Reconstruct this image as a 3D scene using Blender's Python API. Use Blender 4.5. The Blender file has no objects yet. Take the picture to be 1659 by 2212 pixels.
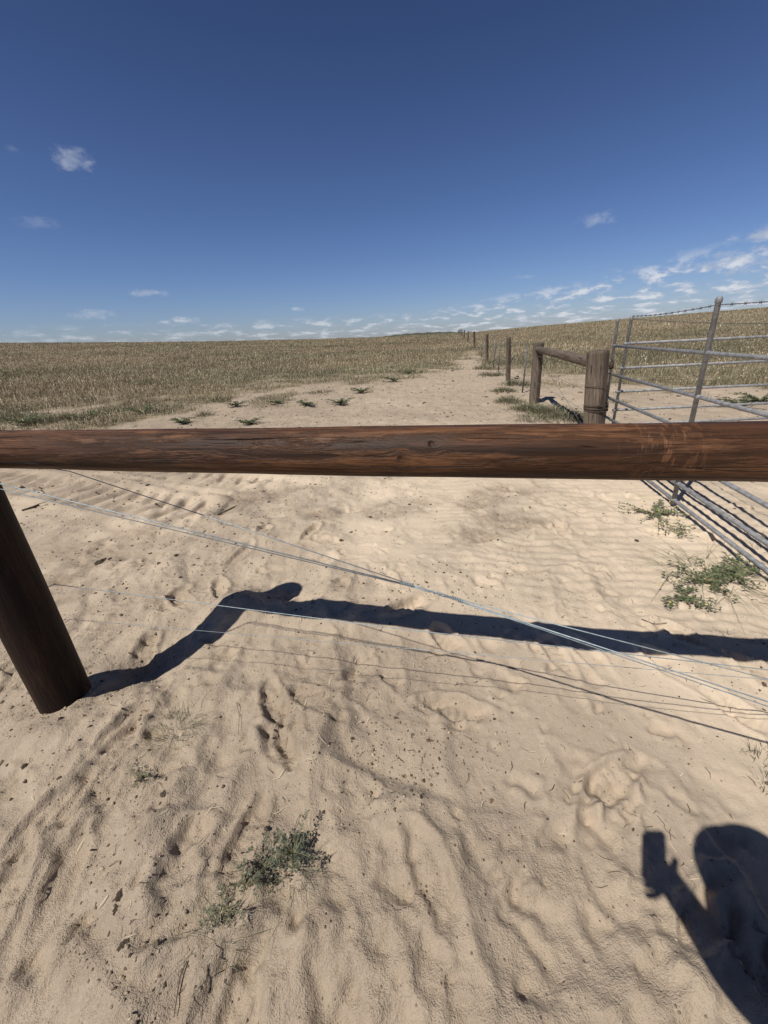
import bpy, math, random
import numpy as np
from mathutils import Vector, Matrix
rng=np.random.default_rng(7); random.seed(7)
S=bpy.context.scene; COL=S.collection
# ------------------------------------------------------------------ camera model
FPX=831.0; CX,CY=829.5,1106.0
PITCH=math.atan((1106-728)/831.0); ROLL=math.radians(3.0); CAMH=1.5
C0=np.array([0,0,CAMH])
sp,cp=math.sin(PITCH),math.cos(PITCH); sr,cr=math.sin(ROLL),math.cos(ROLL)
R0=np.array([1,0,0.]);U0=np.array([0,sp,cp]);F=np.array([0,cp,-sp])
CR=cr*R0-sr*U0; CU=sr*R0+cr*U0
def ray(px,py): return ((px-CX)/FPX)*CR+((CY-py)/FPX)*CU+F
def project(x,y,z):
    dx,dy,dz=x-C0[0],y-C0[1],z-C0[2]
    d=dx*F[0]+dy*F[1]+dz*F[2]
    a=dx*CR[0]+dy*CR[1]+dz*CR[2]; b=dx*CU[0]+dy*CU[1]+dz*CU[2]
    ds=np.where(d>.05,d,.05)
    return CX+FPX*a/ds, CY-FPX*b/ds, d
SHX,SHY=.529,.4435
# ------------------------------------------------------------------ noise
TAB=rng.random((256,256))
def vn(x,y,s=0):
    x=np.asarray(x,float)+s*17.31; y=np.asarray(y,float)+s*9.77
    ix=np.floor(x).astype(int); iy=np.floor(y).astype(int); fx=x-ix; fy=y-iy
    fx=fx*fx*fx*(fx*(fx*6-15)+10); fy=fy*fy*fy*(fy*(fy*6-15)+10)
    a=TAB[ix%256,iy%256];b=TAB[(ix+1)%256,iy%256];c=TAB[ix%256,(iy+1)%256];d=TAB[(ix+1)%256,(iy+1)%256]
    return (a*(1-fx)+b*fx)*(1-fy)+(c*(1-fx)+d*fx)*fy-.5
def fbm(x,y,o=4,s=0):
    t=0;a=1;n=0
    for i in range(o):
        t=t+a*vn(x*2**i+i*.37*y,y*2**i-i*.37*x,s+i*3);n+=a;a*=.5
    return t/n*1.6
def ridged(x,y,o=4,s=0):
    t=0;a=1;n=0;w=1
    for i in range(o):
        k=1-np.abs(vn(x*2.1**i+i*.5*y,y*2.1**i-i*.5*x,s+i*5))*2.6
        k=np.clip(k,0,1)**2; t=t+a*k*w; w=np.clip(k*1.4,.15,1); n+=a;a*=.45
    return t/n
def sstep(a,b,x):
    t=np.clip((x-a)/(b-a),0,1); return t*t*(3-2*t)
# ------------------------------------------------------------------ terrain
AZ=np.radians([-80,-41,-24,-8,0,11,23,43,80]); EL=np.array([.024,.0214,.0107,.003,.001,-.0005,.007,.0150,.02])
RC=165.0
FP=[]
for i in range(90):
    yy=.25+2.7*random.random()**1.1; xx=random.uniform(-1.0,1.05)*(yy*.95+.7)
    a=random.gauss(0,.8)+(math.pi if random.random()<.4 else 0)
    FP.append((xx,yy,a,random.uniform(.010,.026),random.random()<.45))
PK=[]
for i in range(420):
    yy=.3+5.5*random.random()**1.3; xx=random.uniform(-1.0,1.0)*(yy*.95+.5)
    PK.append((xx,yy,random.uniform(0,6.28),random.uniform(.012,.075),random.uniform(.005,.017)))
def gau(x,y,cx,cy,sx,sy,rot=0):
    c,s=math.cos(rot),math.sin(rot); u=(x-cx)*c+(y-cy)*s; v=-(x-cx)*s+(y-cy)*c
    return np.exp(-(u/sx)**2-(v/sy)**2)
SCUFF=[(.20,3.35,.42),(1.10,3.55,.50),(.62,2.75,.34),(1.12,3.0,.38),(-.55,3.2,.22),(-2.2,2.9,.6),(-2.6,2.2,.5),(-1.3,3.9,.5),(.2,4.6,.6)]
def scuffmask(x,y):
    m=0
    for (cx,cy,s) in SCUFF: m=np.maximum(m,gau(x,y,cx,cy,s,s*.55,.2))
    return sstep(.10,.75,m*(.55+1.5*(fbm(x*4.5,y*4.5,4,66)+.22)))
def ht(x,y,prints=True):
    x=np.asarray(x,float);y=np.asarray(y,float)
    r=np.hypot(x,y); az=np.arctan2(x,np.maximum(y,.01))
    e=np.interp(az,AZ,EL)
    zc=1.28+RC*e
    t=np.clip((r-14)/(RC-14),0,1); z=zc*(t*t*(3-2*t))
    z=z-np.maximum(r-RC,0)*.02
    z=z+.10*fbm(x*.06,y*.06,3,5)*sstep(8,30,r)
    if not prints: return z+.03*fbm(x*1.7,y*1.7,2,8)
    w=1/(1+(r/3.4)**3.4)
    wx=x+.20*fbm(x*1.2,y*1.1,2,40); wy=y+.24*fbm(x*1.1,y*1.0,2,44)
    z=z+w*.075*fbm(wx*1.2+.25*wy,wy*.7,2,1)
    mk=sstep(-.20,.18,fbm(x*.9,y*.8,2,77))
    z=z+w*(.45+.55*mk)*.080*ridged(wx*1.35+wy*.25,wy*.62,3,11)
    z=z+w*(.15+.85*mk)*.034*ridged(wx*3.6-wy*.6,wy*2.2,4,23)
    q=wx*2.5+wy*.9+1.8*fbm(wx*.9,wy*1.1,2,91);fr=q-np.floor(q)
    z=z+w*.034*np.where(fr<.80,fr/.80,(1-fr)/.20)*sstep(-.12,.2,fbm(x*1.1,y*1.0,2,95))
    z=z+.017*fbm(wx*6,wy*5,3,2)*(.3+.7*w)*(.15+.95*mk)+.0095*fbm(x*21,y*19,3,3)*(.12+.9*mk)*(.35+.65*w)
    z=z+.035*sstep(3,6,r)*fbm(x*1.7,y*1.7,3,8)*(1-sstep(20,40,r))+.038*sstep(2.2,4,r)*fbm(x*4.5,y*4.5,4,9)*(1-sstep(12,22,r))*(1-.8*sstep(-.2,1.2,x)*(1-sstep(5,7,r)))
    sm=scuffmask(x,y); z=z-sm*.010+sm*.022*fbm(x*11,y*11,3,67)
    z=z+.0035*np.sin((y*1.0+.18*x+.07*fbm(x*2,y*2,2,12))*2*math.pi/.10)*sstep(1.9,2.4,r)*(1-sstep(4,5,r))*sstep(.0,.8,x)*(1-sm)
    z=z+.13*gau(x,y,-.90,1.93,.25,.15,-.35)-.11*gau(x,y,-1.27,1.56,.22,.18)+.05*gau(x,y,-.1,1.75,.5,.12,-.2)+.03*gau(x,y,-1.5,1.15,.2,.1)
    ux,uy=.906,-.423
    px_=(x+5.3); py_=(y-5.1); s=px_*ux+py_*uy; v=-px_*uy+py_*ux
    e1=sstep(-4,-1,s)*(1-sstep(3.6,4.5,s))*(.80+.7*fbm(x*1.6,y*1.6,3,58))
    band=np.exp(-(v/.26)**6)*e1
    z=z+band*(-.055+.075*sstep(.25,.75,.5+.5*np.sin(s*2*math.pi/.26+np.abs(v)*7+1.8*fbm(x*3,y*3,2,51))))+.055*np.exp(-((np.abs(v)-.36)/.07)**2)*e1*(.6+.8*vn(s*6,v*6,50))
    v2=v-.85; band=np.exp(-(v2/.22)**6)*e1
    z=z+band*(-.035+.045*sstep(.25,.75,.5+.5*np.sin(s*2*math.pi/.24+np.abs(v2)*7+2.*fbm(x*3,y*3,2,52))))+.035*np.exp(-((np.abs(v2)-.3)/.06)**2)*e1
    shp=z.shape; z=z.ravel().copy(); xf=x.ravel(); yf=y.ravel()
    near=np.where((np.abs(xf)<6.8)&(yf>0)&(yf<6.3))[0]
    if len(near):
        xn=xf[near];yn=yf[near];zn=z[near];o=np.argsort(yn,kind='stable');ys=yn[o]
        def sel(cx,cy,R):
            i0,i1=np.searchsorted(ys,[cy-R,cy+R]);k=o[i0:i1];return k[np.abs(xn[k]-cx)<R]
        for (fx,fy,a,d,tr) in FP:
            m=sel(fx,fy,.30)
            if not len(m): continue
            c,s_=math.cos(a),math.sin(a); u=(xn[m]-fx)*c+(yn[m]-fy)*s_; v=-(xn[m]-fx)*s_+(yn[m]-fy)*c
            wd=.052+.008*np.sin(v*14); jj=.40*vn(xn[m]*20,yn[m]*20,6)
            q=np.sqrt((u/wd)**2+(v/.155)**2)+jj; part=sstep(-.2,.25,v/.14+.9*math.sin(fx*9))
            zn[m]+=(-d*(1-sstep(.78,1.02,q))+d*.75*np.exp(-((q-1.20)/.16)**2))*(.25+.75*part)
            if tr: zn[m]+=.0035*np.sign(np.sin(v*2*math.pi/.036+np.abs(u)*50))*(q<.8)*part
        for (fx,fy,a,R,d) in PK:
            m=sel(fx,fy,R*2.4)
            if not len(m): continue
            c,s_=math.cos(a),math.sin(a); u=(xn[m]-fx)*c+(yn[m]-fy)*s_; v=-(xn[m]-fx)*s_+(yn[m]-fy)*c
            q=np.sqrt((u/R)**2+(v/(R*1.7))**2)+.8*vn(xn[m]*26,yn[m]*26,9)
            zn[m]+=-d*(1-sstep(.2,1.0,q))+d*.6*np.exp(-((q-1.15)/.2)**2)*(v>0)
        z[near]=zn
    return z.reshape(shp)
def ht1(x,y): return float(ht(np.array([x]),np.array([y]))[0])
TS=np.exp(np.linspace(math.log(.8),math.log(260),500))
def ground(px,py):
    d=ray(px,py); X=C0[0]+TS*d[0];Y=C0[1]+TS*d[1];Z=C0[2]+TS*d[2]
    g=Z-ht(X,Y); i=int(np.argmax(g<0)) if (g<0).any() else len(TS)-1
    i=max(i,1); k=g[i-1]/(g[i-1]-g[i]) if g[i]!=g[i-1] else 0
    t=TS[i-1]+k*(TS[i]-TS[i-1]); P=C0+t*d
    return Vector((P[0],P[1],ht1(P[0],P[1])))
def top_of(b,px,py):
    d=ray(px,py); t=((b[0]-C0[0])*d[0]+(b[1]-C0[1])*d[1])/(d[0]**2+d[1]**2)
    return Vector(C0+t*d)
BX=[-3000,-900,0,250,450,600,790,900,960,1000,1012,1022,1035,1050,1100,1180,1300,1659,2600,5000]
BY=[1290,1075,945,905,872,854,830,808,794,777,768,766,776,792,808,822,832,838,880,1000]
def fmargin(x,y):
    px,py,d=project(x,y,np.zeros_like(x)+.0)
    yb=np.interp(px,BX,BY)
    wob=fbm(x*.9,y*.9,3,31)+.5*fbm(x*.3,y*.3,2,35)
    sc=np.clip((yb-715)/150,.05,1.5)
    return np.where(d>.3,(yb-py)/sc+wob*54,-99)
def fieldmask(x,y): return sstep(-14,26,fmargin(x,y))
# ------------------------------------------------------------------ object helpers
def setp(o,label=None,cat=None,group=None,kind=None):
    if label:o['label']=label
    if cat:o['category']=cat
    if group:o['group']=group
    if kind:o['kind']=kind
    return o
def empty(name,loc,label,cat,group=None):
    o=bpy.data.objects.new(name,None);COL.objects.link(o);o.location=loc;o.empty_display_size=.1
    return setp(o,label,cat,group)
def mkobj(name,verts,faces,mat,parent=None,smooth=True,loc=(0,0,0),quat=None):
    me=bpy.data.meshes.new(name);me.from_pydata([tuple(v) for v in verts],[],faces);me.update()
    if smooth: me.polygons.foreach_set('use_smooth',[True]*len(me.polygons))
    o=bpy.data.objects.new(name,me);COL.objects.link(o);me.materials.append(mat)
    o.location=loc
    if quat is not None:o.rotation_mode='QUATERNION';o.rotation_quaternion=quat
    if parent is not None:o.parent=parent
    return o
class MB:
    def __init__(s): s.v=[];s.f=[]
    def tube(s,pts,r,n=10,cap=True):
        pts=[Vector(p) for p in pts];m=len(pts);rs=r if isinstance(r,(list,tuple)) else [r]*m
        up=None;b=len(s.v)
        for i,p in enumerate(pts):
            d=(pts[min(i+1,m-1)]-pts[max(i-1,0)]).normalized()
            if up is None: up=Vector((0,0,1)) if abs(d.z)<.9 else Vector((1,0,0))
            a=(up-d*up.dot(d)).normalized();c=d.cross(a);up=a
            for k in range(n):
                t=2*math.pi*k/n; s.v.append(p+(a*math.cos(t)+c*math.sin(t))*rs[i])
        for i in range(m-1):
            for k in range(n):
                s.f.append((b+i*n+k,b+i*n+(k+1)%n,b+(i+1)*n+(k+1)%n,b+(i+1)*n+k))
        if cap:
            s.f.append(tuple(b+k for k in range(n))[::-1]);s.f.append(tuple(b+(m-1)*n+k for k in range(n)))
        return s
    def ball(s,c,r,n=8,sc=(1,1,1)):
        b=len(s.v);c=Vector(c)
        for i in range(n+1):
            ph=math.pi*i/n
            for k in range(n*2):
                t=math.pi*k/n
                s.v.append(c+Vector((math.sin(ph)*math.cos(t)*sc[0],math.sin(ph)*math.sin(t)*sc[1],math.cos(ph)*sc[2]))*r)
        for i in range(n):
            for k in range(n*2):
                s.f.append((b+i*2*n+k,b+(i+1)*2*n+k,b+(i+1)*2*n+(k+1)%(2*n),b+i*2*n+(k+1)%(2*n)))
        return s
    def build(s,name,mat,parent=None,loc=None,smooth=True):
        off=Vector(loc) if loc is not None else Vector((0,0,0))
        vs=[Vector(v)-off for v in s.v]
        return mkobj(name,vs,s.f,mat,parent,smooth,loc=(0,0,0) if (parent is not None) else off)
def np_mesh(name,V,loops,starts,totals,mat,col=None,smooth=False,parent=None,loc=(0,0,0)):
    me=bpy.data.meshes.new(name);me.vertices.add(len(V));me.vertices.foreach_set('co',np.ascontiguousarray(V,dtype=np.float32).ravel())
    me.loops.add(len(loops));me.loops.foreach_set('vertex_index',np.asarray(loops,dtype=np.int32).ravel())
    me.polygons.add(len(starts));me.polygons.foreach_set('loop_start',np.asarray(starts,dtype=np.int32))
    try: me.polygons.foreach_set('loop_total',np.asarray(totals,dtype=np.int32))
    except Exception: pass
    if smooth: me.polygons.foreach_set('use_smooth',np.ones(len(starts),dtype=bool))
    me.update(calc_edges=True)
    if col is not None:
        a=me.color_attributes.new('Col','FLOAT_COLOR','POINT')
        c4=np.ones((len(V),4),dtype=np.float32);c4[:,:3]=col;a.data.foreach_set('color',c4.ravel())
    me.materials.append(mat);o=bpy.data.objects.new(name,me);COL.objects.link(o);o.location=loc
    if parent is not None:o.parent=parent
    return o
# ------------------------------------------------------------------ material helpers
class NT:
    def __init__(s,tree): s.t=tree;tree.nodes.clear()
    def n(s,typ,props=None,**inp):
        nd=s.t.nodes.new(typ)
        for k,v in (props or {}).items(): setattr(nd,k,v)
        for k,v in inp.items():
            key=int(k[1:]) if k[0]=='i' and k[1:].isdigit() else k.replace('_',' ')
            s.set(nd.inputs[key],v)
        return nd
    def set(s,sock,v):
        if isinstance(v,bpy.types.NodeSocket): s.t.links.new(v,sock)
        else: sock.default_value=v
    def m(s,op,a,b=0.0,clamp=False):
        return s.n('ShaderNodeMath',{'operation':op,'use_clamp':clamp},i0=a,i1=b).outputs[0]
    def mr(s,v,a,b,c=0.,d=1.,smooth=True):
        nd=s.n('ShaderNodeMapRange',{'interpolation_type':'SMOOTHSTEP' if smooth else 'LINEAR'},Value=v)
        nd.inputs['From Min'].default_value=a;nd.inputs['From Max'].default_value=b;nd.inputs['To Min'].default_value=c;nd.inputs['To Max'].default_value=d
        return nd.outputs[0]
    def mix(s,f,a,b,mode='MIX'):
        nd=s.t.nodes.new('ShaderNodeMix');nd.data_type='RGBA';nd.blend_type=mode
        s.set(nd.inputs[0],f)
        for i,v in((6,a),(7,b)):
            if isinstance(v,tuple): v=(v[0],v[1],v[2],1)
            s.set(nd.inputs[i],v)
        return nd.outputs[2]
    def noise(s,vec,scale,detail=4,rough=.55,dist=0):
        nd=s.n('ShaderNodeTexNoise',None,Scale=scale,Detail=detail,Roughness=rough,Distortion=dist)
        if vec is not None:s.set(nd.inputs['Vector'],vec)
        return nd.outputs[0]
    def mapping(s,vec,scale=(1,1,1),loc=(0,0,0)):
        return s.n('ShaderNodeMapping',None,Vector=vec,Scale=scale,Location=loc).outputs[0]
    def bump(s,h,strength,dist,prev=None):
        nd=s.n('ShaderNodeBump',None,Height=h,Strength=strength,Distance=dist)
        if prev is not None:s.set(nd.inputs['Normal'],prev)
        return nd.outputs[0]
    def pbsdf(s,col,rough=.8,metal=0,normal=None,spec=.5):
        nd=s.n('ShaderNodeBsdfPrincipled')
        if isinstance(col,tuple): col=(col[0],col[1],col[2],1)
        s.set(nd.inputs['Base Color'],col);s.set(nd.inputs['Roughness'],rough);s.set(nd.inputs['Metallic'],metal);s.set(nd.inputs['Specular IOR Level'],spec)
        if normal is not None:s.set(nd.inputs['Normal'],normal)
        o=s.n('ShaderNodeOutputMaterial');s.t.links.new(nd.outputs[0],o.inputs[0]);return nd
def newmat(name):
    m=bpy.data.materials.new(name);m.use_nodes=True;return m,NT(m.node_tree)
def tc(nt,k='Object'): return nt.n('ShaderNodeTexCoord').outputs[k]
# sand
msand,t=newmat('sand_ground')
P=tc(t);fm=t.n('ShaderNodeAttribute',{'attribute_name':'field'}).outputs['Fac'];tn=t.n('ShaderNodeAttribute',{'attribute_name':'tone'}).outputs['Fac'];sc_=t.n('ShaderNodeAttribute',{'attribute_name':'scuff'}).outputs['Fac'];rg=t.n('ShaderNodeAttribute',{'attribute_name':'rough'}).outputs['Fac']
n2=t.noise(P,5,4,.65);n3=t.noise(P,38,4,.75);n4=t.noise(P,260,1,.7);n1=t.noise(P,1.1,2)
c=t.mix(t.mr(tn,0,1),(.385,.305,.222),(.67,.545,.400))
c=t.mix(t.mr(n1,.42,.68,0,.35),c,(.36,.295,.225))
c=t.mix(t.mr(n2,.5,.72,0,.40),c,(.30,.235,.17))
c=t.mix(t.mr(n3,.3,.75,0,.4),c,(.55,.445,.325))
c=t.mix(t.m('MULTIPLY',t.mr(n4,.55,.78,0,.65),t.m('ADD',t.m('MULTIPLY',rg,.6),.4)),c,(.19,.14,.098))
c=t.mix(t.m('MULTIPLY',rg,.34),c,(.265,.21,.155))
c=t.mix(t.m('MULTIPLY',sc_,t.mr(n3,.3,.7,.35,.85)),c,(.25,.19,.135))
vo=t.n('ShaderNodeTexVoronoi',None,Vector=P,Scale=60.)
sep=t.n('ShaderNodeSeparateColor',None,Color=vo.outputs['Color']).outputs
spk=t.m('MULTIPLY',t.mr(vo.outputs['Distance'],.10,.26,1,0),t.m('GREATER_THAN',sep[0],.78))
spk=t.m('MULTIPLY',spk,t.mr(n2,.38,.62,.2,1))
c=t.mix(t.m('MULTIPLY',spk,.78),c,(.10,.068,.042))
fc=t.mix(t.mr(n2,.35,.68),(.13,.105,.062),(.33,.265,.17))
c=t.mix(fm,c,fc)
h=t.m('ADD',t.m('MULTIPLY',n3,.65),t.m('MULTIPLY',n4,.2));h=t.m('ADD',h,t.m('MULTIPLY',spk,.3));h=t.m('ADD',h,t.m('MULTIPLY',n2,.8))
h=t.m('MULTIPLY',h,t.m('ADD',t.m('MULTIPLY',rg,.8),.42))
t.pbsdf(c,.95,0,t.bump(h,.95,.017),.12)
def attr_mat(name,rough=.8,var=.3):
    m,t=newmat(name);a=t.n('ShaderNodeAttribute',{'attribute_name':'Col'}).outputs['Color']
    if var>.18:
        nz=t.noise(tc(t),30,1);a=t.mix(t.mr(nz,.3,.7,0,var),a,(.03,.025,.012))
    t.pbsdf(a,rough,0,None,.2);return m
mgrass=attr_mat('crop_grass',.8,.15);mweed=attr_mat('weed_leaf',.55,.2);mclod=attr_mat('earth_clod',.95)
def make_wood(name,dark,mid,light,rough,zs=.07,knots=(),bumpd=.006,crackw=.012,bands=None,spec=.4,warpk=.007):
    m,t=newmat(name);P=tc(t)
    for k in knots:
        dv=t.n('ShaderNodeVectorMath',{'operation':'SUBTRACT'},i0=P,i1=tuple(k)).outputs[0]
        Ln=t.n('ShaderNodeVectorMath',{'operation':'LENGTH'},i0=dv).outputs['Value']
        w=t.mr(Ln,.0,.05,.6,0)
        sc=t.n('ShaderNodeVectorMath',{'operation':'SCALE'},i0=dv);t.set(sc.inputs['Scale'],w)
        sub=t.n('ShaderNodeVectorMath',{'operation':'MULTIPLY'},i0=sc.outputs[0],i1=(1.,1.,0.3)).outputs[0]
        P=t.n('ShaderNodeVectorMath',{'operation':'SUBTRACT'},i0=P,i1=sub).outputs[0]
    warp=t.n('ShaderNodeTexNoise',None,Vector=P,Scale=3.,Detail=2.)
    wa=t.n('ShaderNodeVectorMath',{'operation':'SCALE'},i0=warp.outputs[1]);wa.inputs['Scale'].default_value=warpk
    P2=t.n('ShaderNodeVectorMath',{'operation':'ADD'},i0=P,i1=wa.outputs[0]).outputs[0]
    Q=t.mapping(P2,(1,1,zs))
    g1=t.noise(Q,55,5,.65);g2=t.noise(Q,16,4,.6);st=t.noise(t.mapping(P2,(1,1,.13)),19,6,.72);cn=t.noise(t.mapping(P2,(1,1,zs*.6),(3,1,2)),20,3,.55)
    fine=t.noise(t.mapping(P2,(1,1,zs*2)),190,3,.6)
    c=t.mix(t.mr(g2,.33,.62),dark,mid)
    c=t.mix(t.m('MULTIPLY',t.mr(st,.46,.64,0,.9),t.mr(g1,.35,.6)),c,light)
    c=t.mix(t.mr(g1,.52,.68,0,.6),c,dark)
    c=t.mix(t.mr(fine,.48,.68,0,.6),c,dark)
    cr_=t.mr(t.m('ABSOLUTE',t.m('SUBTRACT',cn,.5)),0,crackw,1,0)
    cr_=t.m('MULTIPLY',cr_,t.mr(t.noise(t.mapping(P2,(1,1,.35),(7,3,1)),7,2),.42,.52))
    c=t.mix(cr_,c,(.006,.004,.003))
    h=t.m('ADD',t.m('MULTIPLY',g1,.55),t.m('MULTIPLY',fine,.2));h=t.m('ADD',h,t.m('MULTIPLY',t.mr(st,.47,.56),.30));h=t.m('SUBTRACT',h,t.m('MULTIPLY',cr_,1.3))
    if bands is not None:
        z=t.n('ShaderNodeSeparateXYZ',None,Vector=tc(t)).outputs[2]
        bw=t.m('MULTIPLY',t.mr(t.m('ABSOLUTE',t.m('SUBTRACT',z,bands)),.0,.15,1,0),t.mr(t.noise(t.mapping(tc(t),(.35,.35,1.)),60,3,.6),.50,.66))
        c=t.mix(t.m('MULTIPLY',bw,.5),c,light);h=t.m('SUBTRACT',h,t.m('MULTIPLY',bw,.2))
    for k in knots:
        dv=t.n('ShaderNodeVectorMath',{'operation':'SUBTRACT'},i0=tc(t),i1=tuple(k)).outputs[0]
        Ln=t.n('ShaderNodeVectorMath',{'operation':'LENGTH'},i0=dv).outputs['Value']
        ring=t.m('MULTIPLY',t.m('ADD',t.m('MULTIPLY',t.m('SINE',t.m('MULTIPLY',t.m('ADD',Ln,t.m('MULTIPLY',g2,.01)),900.)),.5),.5),t.mr(Ln,.004,.024,.9,0))
        core=t.mr(Ln,.005,.012,1,0)
        c=t.mix(t.m('MULTIPLY',t.m('MAXIMUM',ring,core),.85),c,(.010,.005,.003));h=t.m('SUBTRACT',h,t.m('MULTIPLY',core,.6))
    t.pbsdf(c,rough,0,t.bump(h,1.,bumpd),spec);return m
mpost_old=make_wood('weathered_wood',(.070,.052,.038),(.155,.118,.085),(.25,.195,.145),.85,.06,bumpd=.005,crackw=.012)
mpost_left=make_wood('creosoted_wood',(.008,.004,.003),(.019,.009,.006),(.045,.021,.012),.65,.06,bumpd=.004,spec=.2)
def metal(name,c1,c2,rough,met,sc=25):
    m,t=newmat(name);n=t.noise(tc(t),sc,4,.65)
    c=t.mix(t.mr(n,.35,.65),c1,c2);t.pbsdf(c,rough,met,t.bump(n,.25,.002),.4);return m
mgalv=metal('galvanised_steel',(.19,.19,.19),(.31,.31,.31),.6,.2)
mwire=metal('bright_wire',(.24,.29,.31),(.36,.42,.44),.5,.3,60)
mwired=metal('dull_wire',(.10,.10,.10),(.18,.175,.17),.7,.3,60)
mrust=metal('rusty_chain',(.05,.035,.025),(.10,.07,.05),.8,.3)
# ------------------------------------------------------------------ ground mesh
def axis(lo,hi,st,k,flo,fhi):
    a=list(np.arange(lo,hi,st));x=a[-1]+st
    while x<fhi: a.append(x);x+=st+k*max(x-hi,0)
    b=[];x=lo-st
    while x>flo: b.append(x);x-=st+k*max(lo-x,0)
    a.append(fhi);b.append(flo)
    return np.array(b[::-1]+a)
ax=axis(-1.8,2.0,.0110,.013,-420,420);ay=axis(.3,2.4,.0100,.0115,-12,520)
XX,YY=np.meshgrid(ax,ay);ZZ=ht(XX,YY);nx,ny=len(ax),len(ay)
V=np.stack([XX.ravel(),YY.ravel(),ZZ.ravel()],1)
ii=(np.arange(ny-1)[:,None]*nx+np.arange(nx-1)[None,:]).ravel()
L=np.stack([ii,ii+1,ii+1+nx,ii+nx],1)
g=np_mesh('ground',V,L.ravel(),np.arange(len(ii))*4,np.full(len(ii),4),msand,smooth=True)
setp(g,'pale sand track and trampled sandy ground running out to the crop fields','ground',kind='structure')
def vat(nm,v):
    a=g.data.attributes.new(nm,'FLOAT','POINT');a.data.foreach_set('value',np.clip(v,0,1).astype(np.float32))
xr=XX.ravel();yr=YY.ravel();rr=np.hypot(xr,yr)
vat('field',fieldmask(xr,yr))
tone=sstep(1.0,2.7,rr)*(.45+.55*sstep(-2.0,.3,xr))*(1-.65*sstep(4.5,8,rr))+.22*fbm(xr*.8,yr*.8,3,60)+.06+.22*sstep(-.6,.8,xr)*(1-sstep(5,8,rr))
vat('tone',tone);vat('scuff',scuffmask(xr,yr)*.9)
rgh=sstep(-.20,.18,fbm(xr*.9,yr*.8,2,77))*(1-.6*sstep(.0,1.2,xr)*sstep(1.8,2.4,rr)*(1-sstep(5,7,rr)))
vat('rough',np.maximum(rgh,.8*sstep(5,7.5,rr))*(.6+.8*fbm(xr*7,yr*7,3,71)+.2))
# ------------------------------------------------------------------ blades
def blades(B,h,w,laz,lam,c0,c1,head=None):
    N=len(B);sa=rng.uniform(0,2*np.pi,N);sd=np.stack([np.cos(sa),np.sin(sa),0*sa],1)*(w/2)[:,None]
    ln=np.stack([np.cos(laz),np.sin(laz),0*laz],1)*lam[:,None]
    mid=B+ln*.32+np.stack([0*h,0*h,h*.55],1)
    tip=B+ln+np.stack([0*h,0*h,np.maximum(h-.35*lam,h*.15)],1)
    V=np.stack([B-sd,B+sd,mid-sd*.8,mid+sd*.8,tip],1).reshape(-1,3)
    i=np.arange(N)*5
    L=np.stack([i,i+1,i+3,i+2,i+2,i+3,i+4],1).ravel()
    st=np.stack([np.arange(N)*7,np.arange(N)*7+4],1).ravel();tt=np.tile([4,3],N)
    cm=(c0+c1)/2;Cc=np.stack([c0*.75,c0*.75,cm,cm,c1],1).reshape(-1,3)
    if head is not None:
        hs=np.where(head)[0];M=len(hs)
        up=(tip[hs]-mid[hs]);up/=np.linalg.norm(up,axis=1)[:,None]+1e-9
        hl=(.04+.03*rng.random(M))*(h[hs]/.3);hw=sd[hs]/(w[hs]/2)[:,None]*(w[hs]*1.1)[:,None]
        b0=tip[hs]-up*hl[:,None]*.3
        V2=np.stack([b0,b0+up*hl[:,None]*.4+hw,b0+up*hl[:,None]*1.2,b0+up*hl[:,None]*.4-hw],1).reshape(-1,3)
        j=len(V)+np.arange(M)*4;L2=np.stack([j,j+1,j+2,j+3],1).ravel()
        st2=len(L)+np.arange(M)*4
        V=np.concatenate([V,V2]);L=np.concatenate([L,L2]);st=np.concatenate([st,st2]);tt=np.concatenate([tt,np.full(M,4)])
        Cc=np.concatenate([Cc,np.repeat(c1[hs]*1.15,4,0)])
    return V,L,st,tt,Cc
TAN=np.array([.47,.37,.235]);BRN=np.array([.26,.19,.12]);GRN=np.array([.18,.185,.105]);STR=np.array([.64,.55,.39])
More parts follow.
